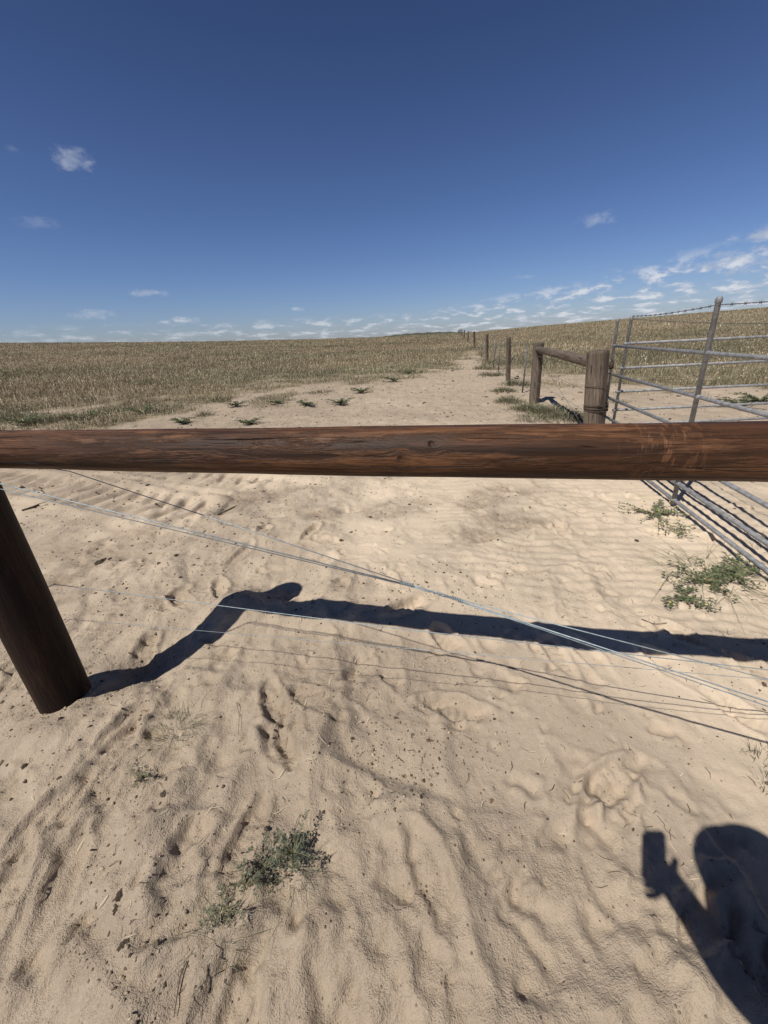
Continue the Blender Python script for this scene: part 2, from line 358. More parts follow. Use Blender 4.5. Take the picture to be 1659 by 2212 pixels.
def crop(name,N,r0,r1,az0,az1,side,label):
    r=np.exp(rng.uniform(math.log(r0),math.log(r1),N));az=rng.uniform(az0,az1,N)
    x=r*np.sin(az);y=r*np.cos(az);mg=fmargin(x,y);den=sstep(-20,55,mg)
    bare=sstep(.12,.42,fbm(x*.33,y*.33,3,83))*(1-sstep(12,40,r))*.6
    m=(den*(1-bare)>rng.uniform(.03,1.0,N))&((x<2.0+.187*y) if side<0 else (x>=2.0+.187*y));x=x[m];y=y[m];r=r[m];mg=mg[m]
    K=5;x=np.repeat(x,K)+rng.normal(0,.06,len(x)*K)*np.repeat(1+r/16,K);y=np.repeat(y,K)+rng.normal(0,.06,len(y)*K)*np.repeat(1+r/16,K);r=np.repeat(r,K);mg=np.repeat(mg,K)
    z=ht(x,y,False);n=len(x);ed=sstep(-10,90,mg)
    patch=fbm(x*.25,y*.25,3,70);pg=fbm(x*.07,y*.11,3,75)
    h=(.14+.11*rng.random(n)+.14*(rng.random(n)<.08))*(1+.5*patch)*(.5+.5*ed);h=np.maximum(h,.05)
    w=.0030*(1+r/7.0)*(.7+.6*rng.random(n))
    laz=rng.uniform(0,2*np.pi,n);lam=h*rng.uniform(.05,.8,n)
    u=rng.random(n)[:,None];gr=np.clip(.26+1.0*pg+.35*patch,.05,.6)[:,None]
    gr=np.clip(gr+.42*(1-ed)[:,None]*(x<3)[:,None],0,.8)
    c1=np.where(u<gr,GRN*(.7+.7*rng.random((n,1))),np.where(u<gr+(1-gr)*.5,TAN,np.where(u>.88,STR,BRN)))*(.65+.7*rng.random((n,1)))
    c1=c1*(1+.42*fbm(x*.4,y*.4,3,81)+.3*fbm(x*.06,y*.12,2,85))[:,None]
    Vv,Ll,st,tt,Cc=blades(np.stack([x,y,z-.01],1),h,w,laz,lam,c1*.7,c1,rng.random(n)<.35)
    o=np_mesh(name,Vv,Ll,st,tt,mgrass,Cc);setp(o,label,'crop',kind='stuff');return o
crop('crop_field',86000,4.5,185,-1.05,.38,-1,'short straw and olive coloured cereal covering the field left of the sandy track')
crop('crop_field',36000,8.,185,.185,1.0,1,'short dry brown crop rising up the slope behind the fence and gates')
# ------------------------------------------------------------------ clods
import bmesh
tq=(1+5**.5)/2;IC=[]
for s1 in(-1,1):
    for s2 in(-1,1): IC+=[(0,s1,s2*tq),(s1,s2*tq,0),(s2*tq,0,s1)]
IC=np.array(IC,float)/math.hypot(1,tq)
bm=bmesh.new();[bm.verts.new(v) for v in IC];bmesh.ops.convex_hull(bm,input=bm.verts);bm.verts.ensure_lookup_table();bm.verts.index_update()
ICF=np.array([[v.index for v in f.verts] for f in bm.faces]);ICV=np.array([v.co[:] for v in bm.verts]);bm.free()
def clodmesh(name,x,y,size,col,flat=.6):
    n=len(x);z=ht(x,y)
    D=ICV[None]*(.6+.8*rng.random((n,12,1)))*size[:,None,None]*np.stack([.8+.7*rng.random(n),.8+.5*rng.random(n),flat*np.ones(n)],1)[:,None,:]
    a=rng.uniform(0,6.28,n);ca,sa=np.cos(a)[:,None],np.sin(a)[:,None]
    X=D[:,:,0]*ca-D[:,:,1]*sa;Y=D[:,:,0]*sa+D[:,:,1]*ca
    V=np.stack([X+x[:,None],Y+y[:,None],D[:,:,2]+(z+size*.15)[:,None]],2).reshape(-1,3)
    Fc=(ICF[None]+(np.arange(n)*12)[:,None,None]).reshape(-1,3)
    return np_mesh(name,V,Fc.ravel(),np.arange(len(Fc))*3,np.full(len(Fc),3),mclod,np.repeat(col,12,0))
n=34000;r=np.exp(rng.uniform(math.log(.7),math.log(26),n));az=rng.uniform(-1.1,1.05,n);x=r*np.sin(az);y=r*np.cos(az)
dens=sstep(-.25,.4,fbm(x*1.3,y*1.3,3,90)+.45*sstep(4,6.5,r)-.08-.25*sstep(0,2,x)*(1-sstep(5,7,r))+.22*(x<-.6))+.5*scuffmask(x,y);k=(fieldmask(x,y)<.5)&(y>.3)&(rng.random(n)<dens+.05);x=x[k];y=y[k];r=r[k];n=len(x)
size=np.exp(rng.normal(0,.6,n))*.0013*(1+r/2.2);size=np.minimum(size,.0025+.0033*r)
u=rng.random((n,1));col=np.where(u<.5,np.array([.14,.10,.068]),np.array([.42,.34,.24]))*(.6+.7*rng.random((n,1)))
o=clodmesh('loose_clods',x,y,size,col);setp(o,'small crumbs of dark earth and droppings scattered over the sand','clods',kind='stuff')
n=620;r=np.exp(rng.uniform(math.log(.8),math.log(9),n));az=rng.uniform(-1,1,n);x=r*np.sin(az);y=np.maximum(r*np.cos(az),.35);z=ht(x,y)
l=rng.uniform(.015,.05,n)*(1+r/12);a=rng.uniform(0,6.28,n);w=np.full(n,.0008)*(1+r/4);dr=np.stack([np.cos(a),np.sin(a),0*a],1);pr=np.stack([-np.sin(a),np.cos(a),0*a],1)
B=np.stack([x,y,z+.004],1);E=B+dr*l[:,None];E[:,2]=ht(E[:,0],E[:,1])+.006;Md=(B+E)/2;Md[:,2]=ht(Md[:,0],Md[:,1])+.009;Md+=pr*(l*.12)[:,None]
Vv=np.stack([B-pr*w[:,None],B+pr*w[:,None],Md-pr*w[:,None],Md+pr*w[:,None],E],1).reshape(-1,3);i=np.arange(n)*5
o=np_mesh('straw_litter',Vv,np.stack([i,i+1,i+3,i+2,i+2,i+3,i+4],1).ravel(),np.stack([np.arange(n)*7,np.arange(n)*7+4],1).ravel(),np.tile([4,3],n),mgrass,np.repeat(np.where(rng.random((n,1))<.5,STR,np.array([.1,.07,.045])),5,0))
setp(o,'thin bits of straw and root lying on the sand','litter',kind='stuff')
for px,py,s,lab in [(218,1214,.034,'largest dark earth clod, on the left sand right of the thick post'),
 (382,1200,.018,'small dark clod right of the largest clod on the left sand'),
 (262,1930,.011,'crumbly black clod at bottom left of the foreground sand'),
 (268,2040,.010,'dark clod just below the crumbly black clod at bottom left'),
 (250,1965,.008,'black crumb between the two dark clods at bottom left'),
 (822,1462,.010,'dark lump in the rutted sand just under the wire shadows'),
 (355,1715,.010,'dark clod right of the dry sprig on the left foreground'),
 (1062,1728,.006,'brown pebble standing alone on smooth sand right of centre'),
 (52,1655,.008,'small black clod near the left edge of the foreground'),
 (760,1596,.006,'small dark stone in the middle of the foreground sand'),
 (1375,1168,.014,'dark clod left of the green clumps near the gate'),
 (738,1168,.014,'clod lying alone in the middle of the sand beyond the wires'),
 (800,1118,.016,'brown clod beyond the wires, just below the middle of the rail'),
 (505,2095,.007,'dark clod beside the fallen root at the bottom left')]:
    p=ground(px,py);bm=bmesh.new();bmesh.ops.create_icosphere(bm,subdivisions=4,radius=s)
    for v in bm.verts:
        q=v.co/s; f=.85+1.0*float(fbm(np.array(q.x*2.5+px),np.array(q.y*2.5+q.z*1.7+py),4,3)); v.co=v.co*f; v.co.z*=.55; v.co.x*=1.3
    me=bpy.data.meshes.new('clod');bm.to_mesh(me);bm.free();me.materials.append(mclod)
    ca=me.color_attributes.new('Col','FLOAT_COLOR','POINT');cc=(.085,.064,.046) if px!=1062 else (.2,.13,.08);ca.data.foreach_set('color',list((*cc,1))*len(me.vertices))
    o=bpy.data.objects.new('earth_clod',me);COL.objects.link(o);o.location=p+Vector((0,0,s*.1));o.rotation_euler[2]=px;setp(o,lab,'clod')
# ------------------------------------------------------------------ logs
def wlog(name,p0,p1,r0,r1,mat,parent=None,seed=0,n=40,amp=.03,ends=.012):
    p0=Vector(p0);p1=Vector(p1);d=p1-p0;Lg=d.length;q=d.to_track_quat('Z','Y');nz=min(max(8,int(Lg/.03)),130);vs=[];fs=[]
    zs=[0]+[ends+(Lg-2*ends)*i/nz for i in range(nz+1)]+[Lg]
    for i,z in enumerate(zs):
        f=z/Lg;R=r0+(r1-r0)*f
        if i==0 or i==len(zs)-1:R-=ends
        th=np.arange(n)*2*np.pi/n
        dr=fbm(np.cos(th)*1.1+seed*3.3+5,np.sin(th)*1.1+z*1.6+seed+5,3,seed)*amp+.35*amp*fbm(np.cos(th)*6+9,np.sin(th)*6+z*2.2+9,2,seed+2)
        rad=R*(1+dr);bx=.012*math.sin(z*1.3+seed)*(1 if Lg>2 else .3)
        for k in range(n): vs.append((rad[k]*math.cos(th[k])+bx,rad[k]*math.sin(th[k]),z))
    m=len(zs)
    for i in range(m-1):
        for k in range(n): fs.append((i*n+k,i*n+(k+1)%n,(i+1)*n+(k+1)%n,(i+1)*n+k))
    vs.append((0,0,0));vs.append((0,0,Lg));a=len(vs)-2
    for k in range(n): fs.append((a,(k+1)%n,k));fs.append((a+1,(m-1)*n+k,(m-1)*n+(k+1)%n))
    return mkobj(name,vs,fs,mat,parent,True,loc=p0,quat=q)
RZ=1.19
def rl(x): return Vector((x,1.126-.21*x,RZ))
LP=Vector((-1.565,1.33,0));LP.z=ht1(LP.x,LP.y)
ra=rl(-1.50);rb=rl(2.15)
M=Matrix.Translation(ra)@(rb-ra).to_track_quat('Z','Y').to_matrix().to_4x4();Mi=M.inverted()
def kn(px,py):
    d=Vector(ray(px,py));c=Vector(C0);ax_=(rb-ra).normalized()
    for tt in np.linspace(.6,1.4,800):
        e=(c+d*float(tt)-ra)
        if (e-ax_*e.dot(ax_)).length<.0775: return Mi@(c+d*float(tt))
    return Vector((0,0,1))
mrail=make_wood('stained_pine_rail',(.026,.013,.007),(.095,.042,.020),(.225,.105,.048),.55,.045,knots=(kn(865,990),kn(932,960)),bumpd=.0055,bands=(Mi@rl(.72)).z,crackw=.013,spec=.22,warpk=.004)
rail=wlog('timber_rail',ra,rb,.070,.0795,mrail,None,3,56,.05)
setp(rail,'dark brown round timber rail spanning the whole picture in front of the sand','rail')
pst=wlog('fence_post',LP-Vector((0,0,.25)),LP+Vector((.035,.05,1.66)),.103,.095,mpost_left,None,5,48,.03,.02)
setp(pst,'thick dark creosoted post at the left edge under the timber rail','post')
rp=Vector((2.26,.645,0));rp.z=ht1(2.26,.645)
setp(wlog('fence_post',rp-Vector((0,0,.2)),rp+Vector((0,0,1.5)),.1,.095,mpost_left,None,6,40,.03,.02),'dark creosoted post carrying the right end of the timber rail, beyond the picture edge','post')
# foreground wires
nrm=Vector((.21,1,0)).normalized()
def onp(px,py,off=0.):
    d=Vector(ray(px,py));A=rl(0)+nrm*off;c=Vector(C0);t=(A-c).dot(nrm)/d.dot(nrm);return c+d*t
def ext(p,q,f): return q+(q-p)*f
WR=.0023
rt=empty('brace_wire',onp(930,1280),'pair of galvanised brace wires crossing and spliced with coils below the timber rail','wire')
def strand(pts,r=WR,name='wire_strand',mat=mwire,n=6):
    b=MB();b.tube(pts,r,n);o=b.build(name,mat,rt);o.location=-Vector(rt.location);return o
J0=onp(880,1262);J1=onp(990,1296)
a1=onp(0,1045,-.10);a0=ext(J0,a1,.18);a0=Vector((LP.x+.02,1.23,a0.z))
strand([a0,a1,onp(300,1119,-.06),J0+Vector((0,-.002,0))])
b1=onp(150,1018,.10);b0=Vector((LP.x+.05,1.47,ext(J0,b1,.2).z))
strand([b0,b1,onp(500,1133,.05),J0+Vector((0,.002,.002))],.0020)
c1=onp(1659,1467,.08);strand([J1+Vector((0,.002,.002)),c1,ext(J1,c1,1.0)],.0020)
c2=onp(1659,1516,-.08);strand([J1+Vector((0,-.002,-.001)),c2,ext(J1,c2,1.0)])
a1=onp(0,1056,-.10);strand([Vector((LP.x+.02,1.23,a0.z-.014)),a1,J0+Vector((0,-.003,-.003))],.0018)
c3=onp(1659,1526,-.07);strand([J1+Vector((0,-.003,-.004)),onp(1180,1363,-.03),c3,ext(J1,c3,1.)],.0018)
def helix(p,q,R,turns,r):
    ax_=(q-p).normalized();u=ax_.cross(Vector((0,0,1))).normalized();v=ax_.cross(u);N=int(turns*14);pts=[]
    for i in range(N+1):
        t=i/N;a=turns*2*math.pi*t;pts.append(p+(q-p)*t+u*(R*math.cos(a))+v*(R*math.sin(a)))
    return pts
strand([J0,J0+(J1-J0)*.3+Vector((0,0,.004)),J0+(J1-J0)*.7-Vector((0,0,.004)),J1],.0026)
strand([J0-Vector((0,0,.003)),J0+(J1-J0)*.35-Vector((0,0,.004)),J0+(J1-J0)*.65+Vector((0,0,.005)),J1],.0026)
strand(helix(onp(868,1258),onp(893,1266),.0056,7,WR),.0018,'wire_coil')
strand(helix(onp(974,1290),onp(1001,1300),.0058,7,WR),.0018,'wire_coil')
strand(helix(onp(925,1276),onp(960,1287),.0040,3,WR),.0018,'wire_coil')
def wirething(pts,r,lab,mat=mwire,name='fence_wire',cat='wire',grp=None):
    b=MB();b.tube(pts,r,6);o=b.build(name,mat,None,pts[0]);return setp(o,lab,cat,grp)
p=onp(115,1262);q=onp(1659,1447);wirething([Vector((LP.x+.09,1.36,p.z+.004)),p,onp(860,1358),q,ext(p,q,.6)],.0016,'single taut thin wire just above the rail shadow, below the spliced pair')
p=onp(150,1338);q=onp(1659,1468);wirething([Vector((LP.x+.09,1.36,p.z+.003)),p,q,ext(p,q,.6)],.0010,'lowest and faintest thin wire leaving the left post')
# ------------------------------------------------------------------ far fence line
VS=.187
SB=ground(1283,983)
def fl(s): x=SB.x+VS*s;y=SB.y+s;return Vector((x,y,ht1(x,y)))
def s_for(px):
    ss=np.exp(np.linspace(math.log(.5),math.log(165),1500));x=SB.x+VS*ss;y=SB.y+ss;p,_,_=project(x,y,ht(x,y));return float(ss[np.argmin(np.abs(p-px))])
st_top=top_of(SB,1292,757)
stp=wlog('strainer_post',SB-Vector((0,0,.2)),st_top,.125,.118,mpost_old,None,8,48,.03,.015);setp(stp,'thick weathered corner post with wire bound round it, beside the open steel gate','post')
axs=(st_top-SB).normalized();bpy.context.view_layer.update()
for k,hh in enumerate((.58,.605,.635,.85)):
    c=SB+axs*hh;pts=[];b=MB()
    for i in range(33):
        a=2*math.pi*i/32;pts.append(c+Vector((.131*math.cos(a),.131*math.sin(a),.012*math.sin(a+k)))) 
    b.tube(pts,.007 if k<3 else .003,6,False)
    wr=b.build('wire_wrap',mrust);wr.parent=stp;wr.matrix_parent_inverse=stp.matrix_world.inverted()
s1=s_for(1154);B1=fl(s1);T1=top_of(B1,1164,740)
setp(wlog('brace_post',B1-Vector((0,0,.2)),T1,.110,.105,mpost_old,None,9,36,.04,.012),'weathered post carrying the far end of the short horizontal brace','post')
pa=B1+(T1-B1)*.90;pb=SB+(st_top-SB)*.88
dd=(pb-pa).normalized();setp(wlog('brace_rail',pa+dd*.06,pb-dd*.10,.062,.07,mpost_old,None,10,30,.05,.01),'short weathered round brace between the corner post and the next post','rail')
wirething([B1+Vector((0,0,.95)),SB+Vector((0,0,.12))],.003,'thin diagonal wire under the short horizontal brace',mwired,'brace_wire')
G='round wooden posts receding along the fence line'
far_lab=['nearest slim wooden post of the receding line, left of the braced corner','second slim wooden post of the receding fence line','third slim post of the receding fence line, where the sand track closes']
xs=[(1098,1099,729),(1052,1052,722),(1025,1024,716),(1010,None,0),(1002,None,0),(997,None,0),(993.5,None,0),(991,None,0),(989,None,0),(987.5,None,0)]
PB=[B1]
for i,(bx,tx,ty) in enumerate(xs):
    s=s_for(bx);p=fl(s)
    T=top_of(p,tx,ty) if tx else p+Vector((.05,0,1.35+.15*random.random()))
    lab=far_lab[i] if i<3 else 'tiny distant post among the last ones on the fence line near the horizon'
    setp(wlog('wooden_post',p-Vector((0,0,.1)),T,.070+.0006*s,.066+.0006*s,mpost_old,None,i,16,.05),lab,'post',G if i>=3 else None);PB.append(p)
for i,px in enumerate((1128,1066,1040,1076)):
    s=s_for(px);p=fl(s);b=MB();b.tube([p-Vector((0,0,.05)),p+Vector((.02,0,1.15))],.02,6)
    o=b.build('steel_dropper',mwired,None,p);setp(o,['thin steel picket just left of the braced post','thin steel picket between the first two slim posts, nearer the second','thin steel picket beyond the second slim post','thin steel picket between the first two slim posts, nearer the first'][i],'picket')
for k,hh in enumerate((.25,.5,.75,1.0,1.2)):
    pts=[SB+Vector((-.1,0,min(hh,1.12)))]+[q+Vector((-.08,0,hh)) for q in PB]
    wirething(pts,.0028,['lowest','second lowest','middle','second highest','highest'][k]+' wire strand of the fence running to the horizon',mwired)
# ------------------------------------------------------------------ gates
GB=ground(1296,972);gd=Vector((-VS,-1,0)).normalized()
gt=top_of(GB,1331,688);gup=(gt-GB)/(gt.z-GB.z)
hs=[max(top_of(GB,a,b_).z-GB.z,.07) for a,b_ in((1330,747),(1320,808),(1313,858),(1306,899),(1300,935),(1297,960))]
def gate(base,d,up,heights,length,mids,stile_h,label,tr=.0155,sr_=.0150):
    rt_=empty('steel_gate',base,label,'gate')
    def part(b,nm,mat=mgalv): return b.build(nm,mat,rt_)
    def at(s,h): return d*s+up*h
    for (s,h) in [(0,stile_h)]+mids+[(length,heights[0]+.02)]:
        b=MB();w_=sr_ if s==0 else sr_*1.25;e=at(s,h)
        b.tube([at(s,heights[-1]-.04),at(s,h-.04),at(s,h-.035),e-up*.012,e,e+up*.004],[w_,w_,w_*1.25,w_*1.25,w_*.95,w_*.4],14);part(b,'stile')
    for h in heights:
        b=MB();b.tube([at(0,h),at(length,h)],tr,12);part(b,'bar')
    for (s,_) in [(0,0)]+mids:
        for h in heights: b=MB();b.tube([at(s-.035,h),at(s-.02,h),at(s+.02,h),at(s+.035,h)],[tr*1.02,tr*1.2,tr*1.2,tr*1.02],12);part(b,'weld_joint')
    return rt_
MBp=ray(1470,1080);zz=GB.z+hs[-1];t_=(CAMH-zz)/(-MBp[2]);pm=Vector(C0+MBp*t_);s_mid=(pm-GB).dot(gd)
pmb=GB+gd*s_mid;tm=top_of(pmb,1562,641);hm=tm.z-GB.z
gupm=(tm-pmb)/(tm.z-pmb.z);gg=(gup+gupm)*.5
g1=gate(GB,gd,gg,hs,4.3,[(s_mid,hm)],gt.z-GB.z,'open galvanised tube gate swung towards the camera, with one tall middle upright')
for h in (.55,1.05):
    b=MB();c=gg*h;b.tube([c-gg*.04,c-gg*.039,c+gg*.039,c+gg*.04],[.02,.027,.027,.02],12);b.tube([c,c+Vector((-.10,.06,0))],.012,8);b.build('hinge',mrust,g1)
G2=ground(1316,962);g2t=top_of(G2,1365,683);up2=(g2t-G2)/(g2t.z-G2.z)
h2=[max(top_of(G2,a,b_).z-G2.z,.07) for a,b_ in((1358,742),(1350,795),(1340,846),(1333,886),(1326,918),(1322,942))]
g2=gate(G2,Vector((1,-.035,0)).normalized(),up2,h2,4.2,[],g2t.z-G2.z,'closed galvanised tube gate behind the open one, its bars running level',.016,.017)
def barbed(pts,lab):
    b=MB();P_=[]
    for i in range(len(pts)-1):
        L_=(pts[i+1]-pts[i]).length;N=int(L_/.02)
        for k in range(N): 
            t=k/N;s=pts[i].lerp(pts[i+1],t);s.z-=.10*L_/3*t*(1-t);P_.append(s)
    P_.append(pts[-1])
    for ph in(0,math.pi):
        b.tube([p+Vector((0,.0028*math.cos(i*.9+ph),.0028*math.sin(i*.9+ph))) for i,p in enumerate(P_)],.0019,5)
    for i in range(4,len(P_)-3,7):
        p=P_[i]
        for a in(.7,2.3,3.9,5.5): b.tube([p,p+Vector((.006*math.cos(a*2),.02*math.cos(a),.020*math.sin(a)))],[.0022,.001],4)
        b.tube([p-Vector((.006,0,0)),p+Vector((.006,0,0))],.006,6)
    return setp(b.build('barbed_wire',mwired,None,pts[0]),lab,'wire')
tB=GB+gd*s_mid+gg*(hm-.03)
barbed([g2t,tB+Vector((0,0,-.02)),GB+gd*4.1+gg*(hm-.05)],'upper barbed wire strand tied over the tall middle upright of the open gate')
q=Vector(ray(1659,699));t_=G2.y/q.y;barbed([g2t-up2*.03,Vector(C0)+q*t_,Vector(C0)+q*t_+Vector((1.5,0,.02))],'lower barbed wire strand running level above the closed gate')
# ------------------------------------------------------------------ plants
def grass_plant(px,py,n,h,spread,label,cols,w=.003,flat=.5,heads=.0):
    p=ground(px,py);a=rng.uniform(0,6.28,n);rad=spread*.36*np.sqrt(rng.random(n))*(.6+.8*rng.random(n))
    B=np.stack([rad*np.cos(a),rad*np.sin(a),0*a],1);B[:,2]=ht(B[:,0]+p.x,B[:,1]+p.y)-p.z-.004
    hh=h*(.35+.65*rng.random(n))*(1-.5*rad/(spread*.5));lam=np.minimum(spread,.5)*rng.uniform(.1,.9,n)*flat*1.2;la=a+rng.normal(0,.8,n)
    c=np.array(cols)[rng.integers(0,len(cols),n)]*(.75+.5*rng.random((n,1)))
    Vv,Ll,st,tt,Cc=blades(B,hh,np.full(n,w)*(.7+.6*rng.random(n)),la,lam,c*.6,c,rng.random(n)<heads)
    o=np_mesh('grass_tuft',Vv,Ll,st,tt,mweed,Cc,loc=p);return setp(o,label,'grass')
def leafy(px,py,ns,L_,label,cols,leaf=.02,flowers=0,rise=.25,dens=1.,slim=.26):
    p=ground(px,py);rt_=empty('leafy_weed',p,label,'weed');b=MB();PV=[];PC=[]
    for i in range(ns):
        a=random.uniform(0,6.28);l=L_*random.uniform(.25,1);k=9;pts=[];bend=random.uniform(-.9,.9);x=y=0.
        for j in range(k+1):
            t=j/k;pts.append(Vector((x,y,0)));aa=a+bend*t;x+=math.cos(aa)*l/k;y+=math.sin(aa)*l/k
        hz=ht(np.array([q.x+p.x for q in pts]),np.array([q.y+p.y for q in pts]))
        for j,q in enumerate(pts): q.z=float(hz[j])-p.z+.004+rise*l*math.sin(j/k*2.0)*.8
        b.tube(pts,[.0022*(1+L_)*(1-.6*j/k)*(.5 if L_<.2 else 1) for j in range(k+1)],5)
        nl=int(l/leaf*1.9*dens)+3
        for m_ in range(nl):
            t=random.uniform(.12,1);j=min(int(t*k),k-1);q=pts[j].lerp(pts[j+1],t*k-j);d=(pts[j+1]-pts[j]).normalized()
            s=Vector((-d.y,d.x,0))*(1 if m_%2 else -1);dr=(s+d*random.uniform(.1,.9)+Vector((0,0,random.uniform(.0,.8)))).normalized()
            ll=leaf*random.uniform(.6,1.4);sd=dr.cross(Vector((random.uniform(-.4,.4),random.uniform(-.4,.4),1))).normalized()*ll*slim
            PV+=[q,q+dr*ll*.5+sd,q+dr*ll+Vector((0,0,-ll*.15)),q+dr*ll*.5-sd];cc=np.array(random.choice(cols))*random.uniform(.7,1.3);PC+=[cc*.8,cc,cc,cc]
    b.build('stems',mstem,rt_)
    PV=np.array([list(v) for v in PV]);n=len(PV)//4
    np_mesh('leaves',PV,np.arange(n*4),np.arange(n)*4,np.full(n,4),mweed,np.array(PC),parent=rt_)
    for i in range(flowers):
        b=MB();a=random.uniform(0,6.28);rr_=L_*.8*math.sqrt(random.random());q=Vector((rr_*math.cos(a),rr_*math.sin(a),0));q.z=ht1(p.x+q.x,p.y+q.y)-p.z+L_*.22*random.uniform(.6,1.3)
        b.ball(q,.007,4,(1,1,.5));b.build('flower',mflower,rt_)
    return rt_
mstem,t=newmat('green_stem');nz=t.noise(tc(t),20,3);t.pbsdf(t.mix(nz,(.13,.12,.06),(.24,.2,.11)),.7)
mflower,t=newmat('yellow_flower');nz=t.noise(tc(t),20,3);t.pbsdf(t.mix(nz,(.6,.47,.08),(.7,.6,.2)),.6)
DG=(.055,.085,.030);MG=(.11,.15,.06);GG=(.16,.175,.11);DRY=(.42,.36,.23);DRB=(.20,.15,.085);PG=(.21,.235,.12);GR2=(.085,.10,.065)
grass_plant(385,1572,190,.10,.26,'sparse dry grass tuft on the sand right of the left post base',[DRY,GG,PG],.0018)
leafy(300,1680,14,.10,'small dark dry sprig on the sand below the left grass tuft',[(.09,.08,.05),DRB,GG],.009,0,.4,1.3,.2)
leafy(635,1845,26,.095,'dense grey green weed mound in the foreground with pale dry roots',[GR2,GR2,GG,(.07,.085,.055)],.0105,0,.9,2.0,.19)
leafy(570,1872,18,.085,'low grey weed joining the foreground mound to its trailing part',[GR2,GG,(.07,.085,.055)],.0095,0,.6,1.7,.19)
leafy(530,1915,12,.075,'thin grey green weed in the middle of the foreground trail of weeds',[GR2,GG,DRB],.009,0,.4,1.5,.18)
grass_plant(640,1885,130,.06,.17,'pale dry grass blades lying around the grey green weed mound',[DRY,(.42,.36,.2),PG,GG],.0015,flat=.9)
leafy(490,1965,16,.09,'straggling half dry weed trailing to the lower left of the weed mound',[GG,(.18,.18,.12),DRY,GR2],.009,0,.35,1.4,.18)
grass_plant(475,2005,90,.05,.18,'thin pale straw blades among the straggling foreground weed',[DRY,(.42,.36,.2),GG],.0014,flat=.9)
leafy(1530,1258,26,.30,'broad green spreading weed on the sand beside the open gate',[MG,PG,GG,(.08,.12,.045)],.024,0,.20,1.5,.2)
grass_plant(1540,1240,200,.11,.60,'bright green spiky grass growing through the broad weed by the open gate',[MG,PG,GG,DRY],.0032,flat=1.1,heads=.06)
leafy(1475,1290,16,.22,'low leafy weed spreading in front of the broad green weed',[MG,GG],.022,3,.18,1.3,.2)
leafy(1595,1245,20,.26,'leafy weed at the right of the broad green weed, under the gate bars',[MG,GG,(.08,.12,.045)],.022,0,.28,1.4,.2)
leafy(1415,1112,24,.32,'yellow flowered creeping weed on the sand at the foot of the gate shadow',[MG,PG,GG],.022,14,.14,1.4,.22)
leafy(1465,1150,10,.18,'small sprig with yellow flowers between the creeping weed and the broad weed',[MG,PG],.02,4,.3,1.2,.2)
grass_plant(1656,1640,60,.10,.16,'grass tuft cut by the right edge of the picture',[MG,DRY,GG],.002)
grass_plant(1668,1700,50,.09,.14,'smaller grass tuft just below the one at the right edge',[MG,DRY],.002)
grass_plant(1570,1380,28,.05,.16,'thin dry wisps on the sand just beyond the rail shadow at the right',[DRY,DRB],.0018,flat=.9)
grass_plant(205,1500,9,.09,.06,'few bare dry stalks at the foot of the left post',[DRY,DRB],.0014)
grass_plant(1640,1175,40,.12,.3,'dry grass wisps under the gate bars at the right edge',[DRY,PG],.003)
for i,(px,py,L_,lab) in enumerate([(662,876,.36,'dark green leafy weed in the middle of the sand edge, left of the close pair'),
 (735,874,.48,'widest dark green weed on the sand track, right one of the close pair'),
 (540,918,.34,'low dark green weed just above the rail at mid left'),
 (392,915,.30,'green weed just above the rail, left of the low dark one'),
 (310,893,.5,'flat dark green weed in front of the crop at left'),
 (60,916,.6,'broad dark weed patch at the far left just above the rail'),
 (510,878,.36,'small green weed at the crop edge behind the pale grass tuft'),
 (780,848,.4,'small dark weed on the sand between the close pair and the track edge'),
 (600,872,.3,'small green weed left of the close pair of dark weeds'),
 (850,824,.5,'low green weed against the crop edge, half way up the track'),
 (882,808,.45,'farther small green weed on the crop edge beside the track'),
 (185,905,.45,'dark leafy weed between the broad left patch and the flat one'),
 (1600,880,.5,'leafy green weed beyond the closed gate near the right edge'),
 (1640,868,.5,'second leafy weed beyond the closed gate, cut by the right edge')]):
    leafy(px,py,34,L_,lab,[(.08,.11,.05),(.06,.09,.04),MG,GG],.04,0,.38,1.9,.24)
for px,py,h,s,n,lab in [(443,898,.26,.5,170,'pale spiky grass tuft standing on the sand left of the track'),
 (120,908,.26,1.5,900,'large green grass tuft at the crop edge far left'),
 (30,902,.26,1.5,900,'green grass clump at the left picture edge, above the rail'),
 (230,892,.24,1.4,650,'green grass patch on the crop edge above the dark leafy weed at left'),
 (370,880,.18,1.2,380,'thin green grass patch above the flat dark green weed'),
 (475,866,.24,1.2,420,'green grass clump on the crop edge above the pale tuft'),
 (575,862,.18,1.0,260,'short green grass at the crop edge between the weeds'),
 (690,848,.16,1.2,280,'thin green grass at the crop edge above the pair of dark weeds'),
 (1100,868,.26,.8,560,'light green grass at the left end of the growth under the fence'),
 (1140,884,.26,.9,760,'thick green grass at the foot of the brace post'),
 (1185,893,.28,1.1,900,'wide green grass clump under the short horizontal brace'),
 (1228,903,.26,.9,680,'green grass clump against the corner post'),
 (1155,906,.16,.8,420,'low grass in front of the wide clump under the brace'),
 (1088,845,.22,.8,340,'grass tuft left of the nearest slim post'),
 (1115,832,.3,1.1,460,'grass clump behind the nearest slim post'),
 (1062,812,.3,1.3,380,'grass along the fence between the two nearest slim posts'),
 (1045,797,.35,1.4,300,'grass growing round the second slim post'),
 (975,798,.25,1.6,260,'green grass tongue spilling onto the head of the track'),
 (1330,870,.2,.6,120,'small grass tuft seen between the two gate uprights'),
 (1015,776,.35,1.6,160,'grass closing the far end of the sand track')]:
    grass_plant(px,py,n,h,s,lab,[MG,PG,GG,DRY,GR2,tuple(TAN)],.006 if py>850 else .010,flat=.55)
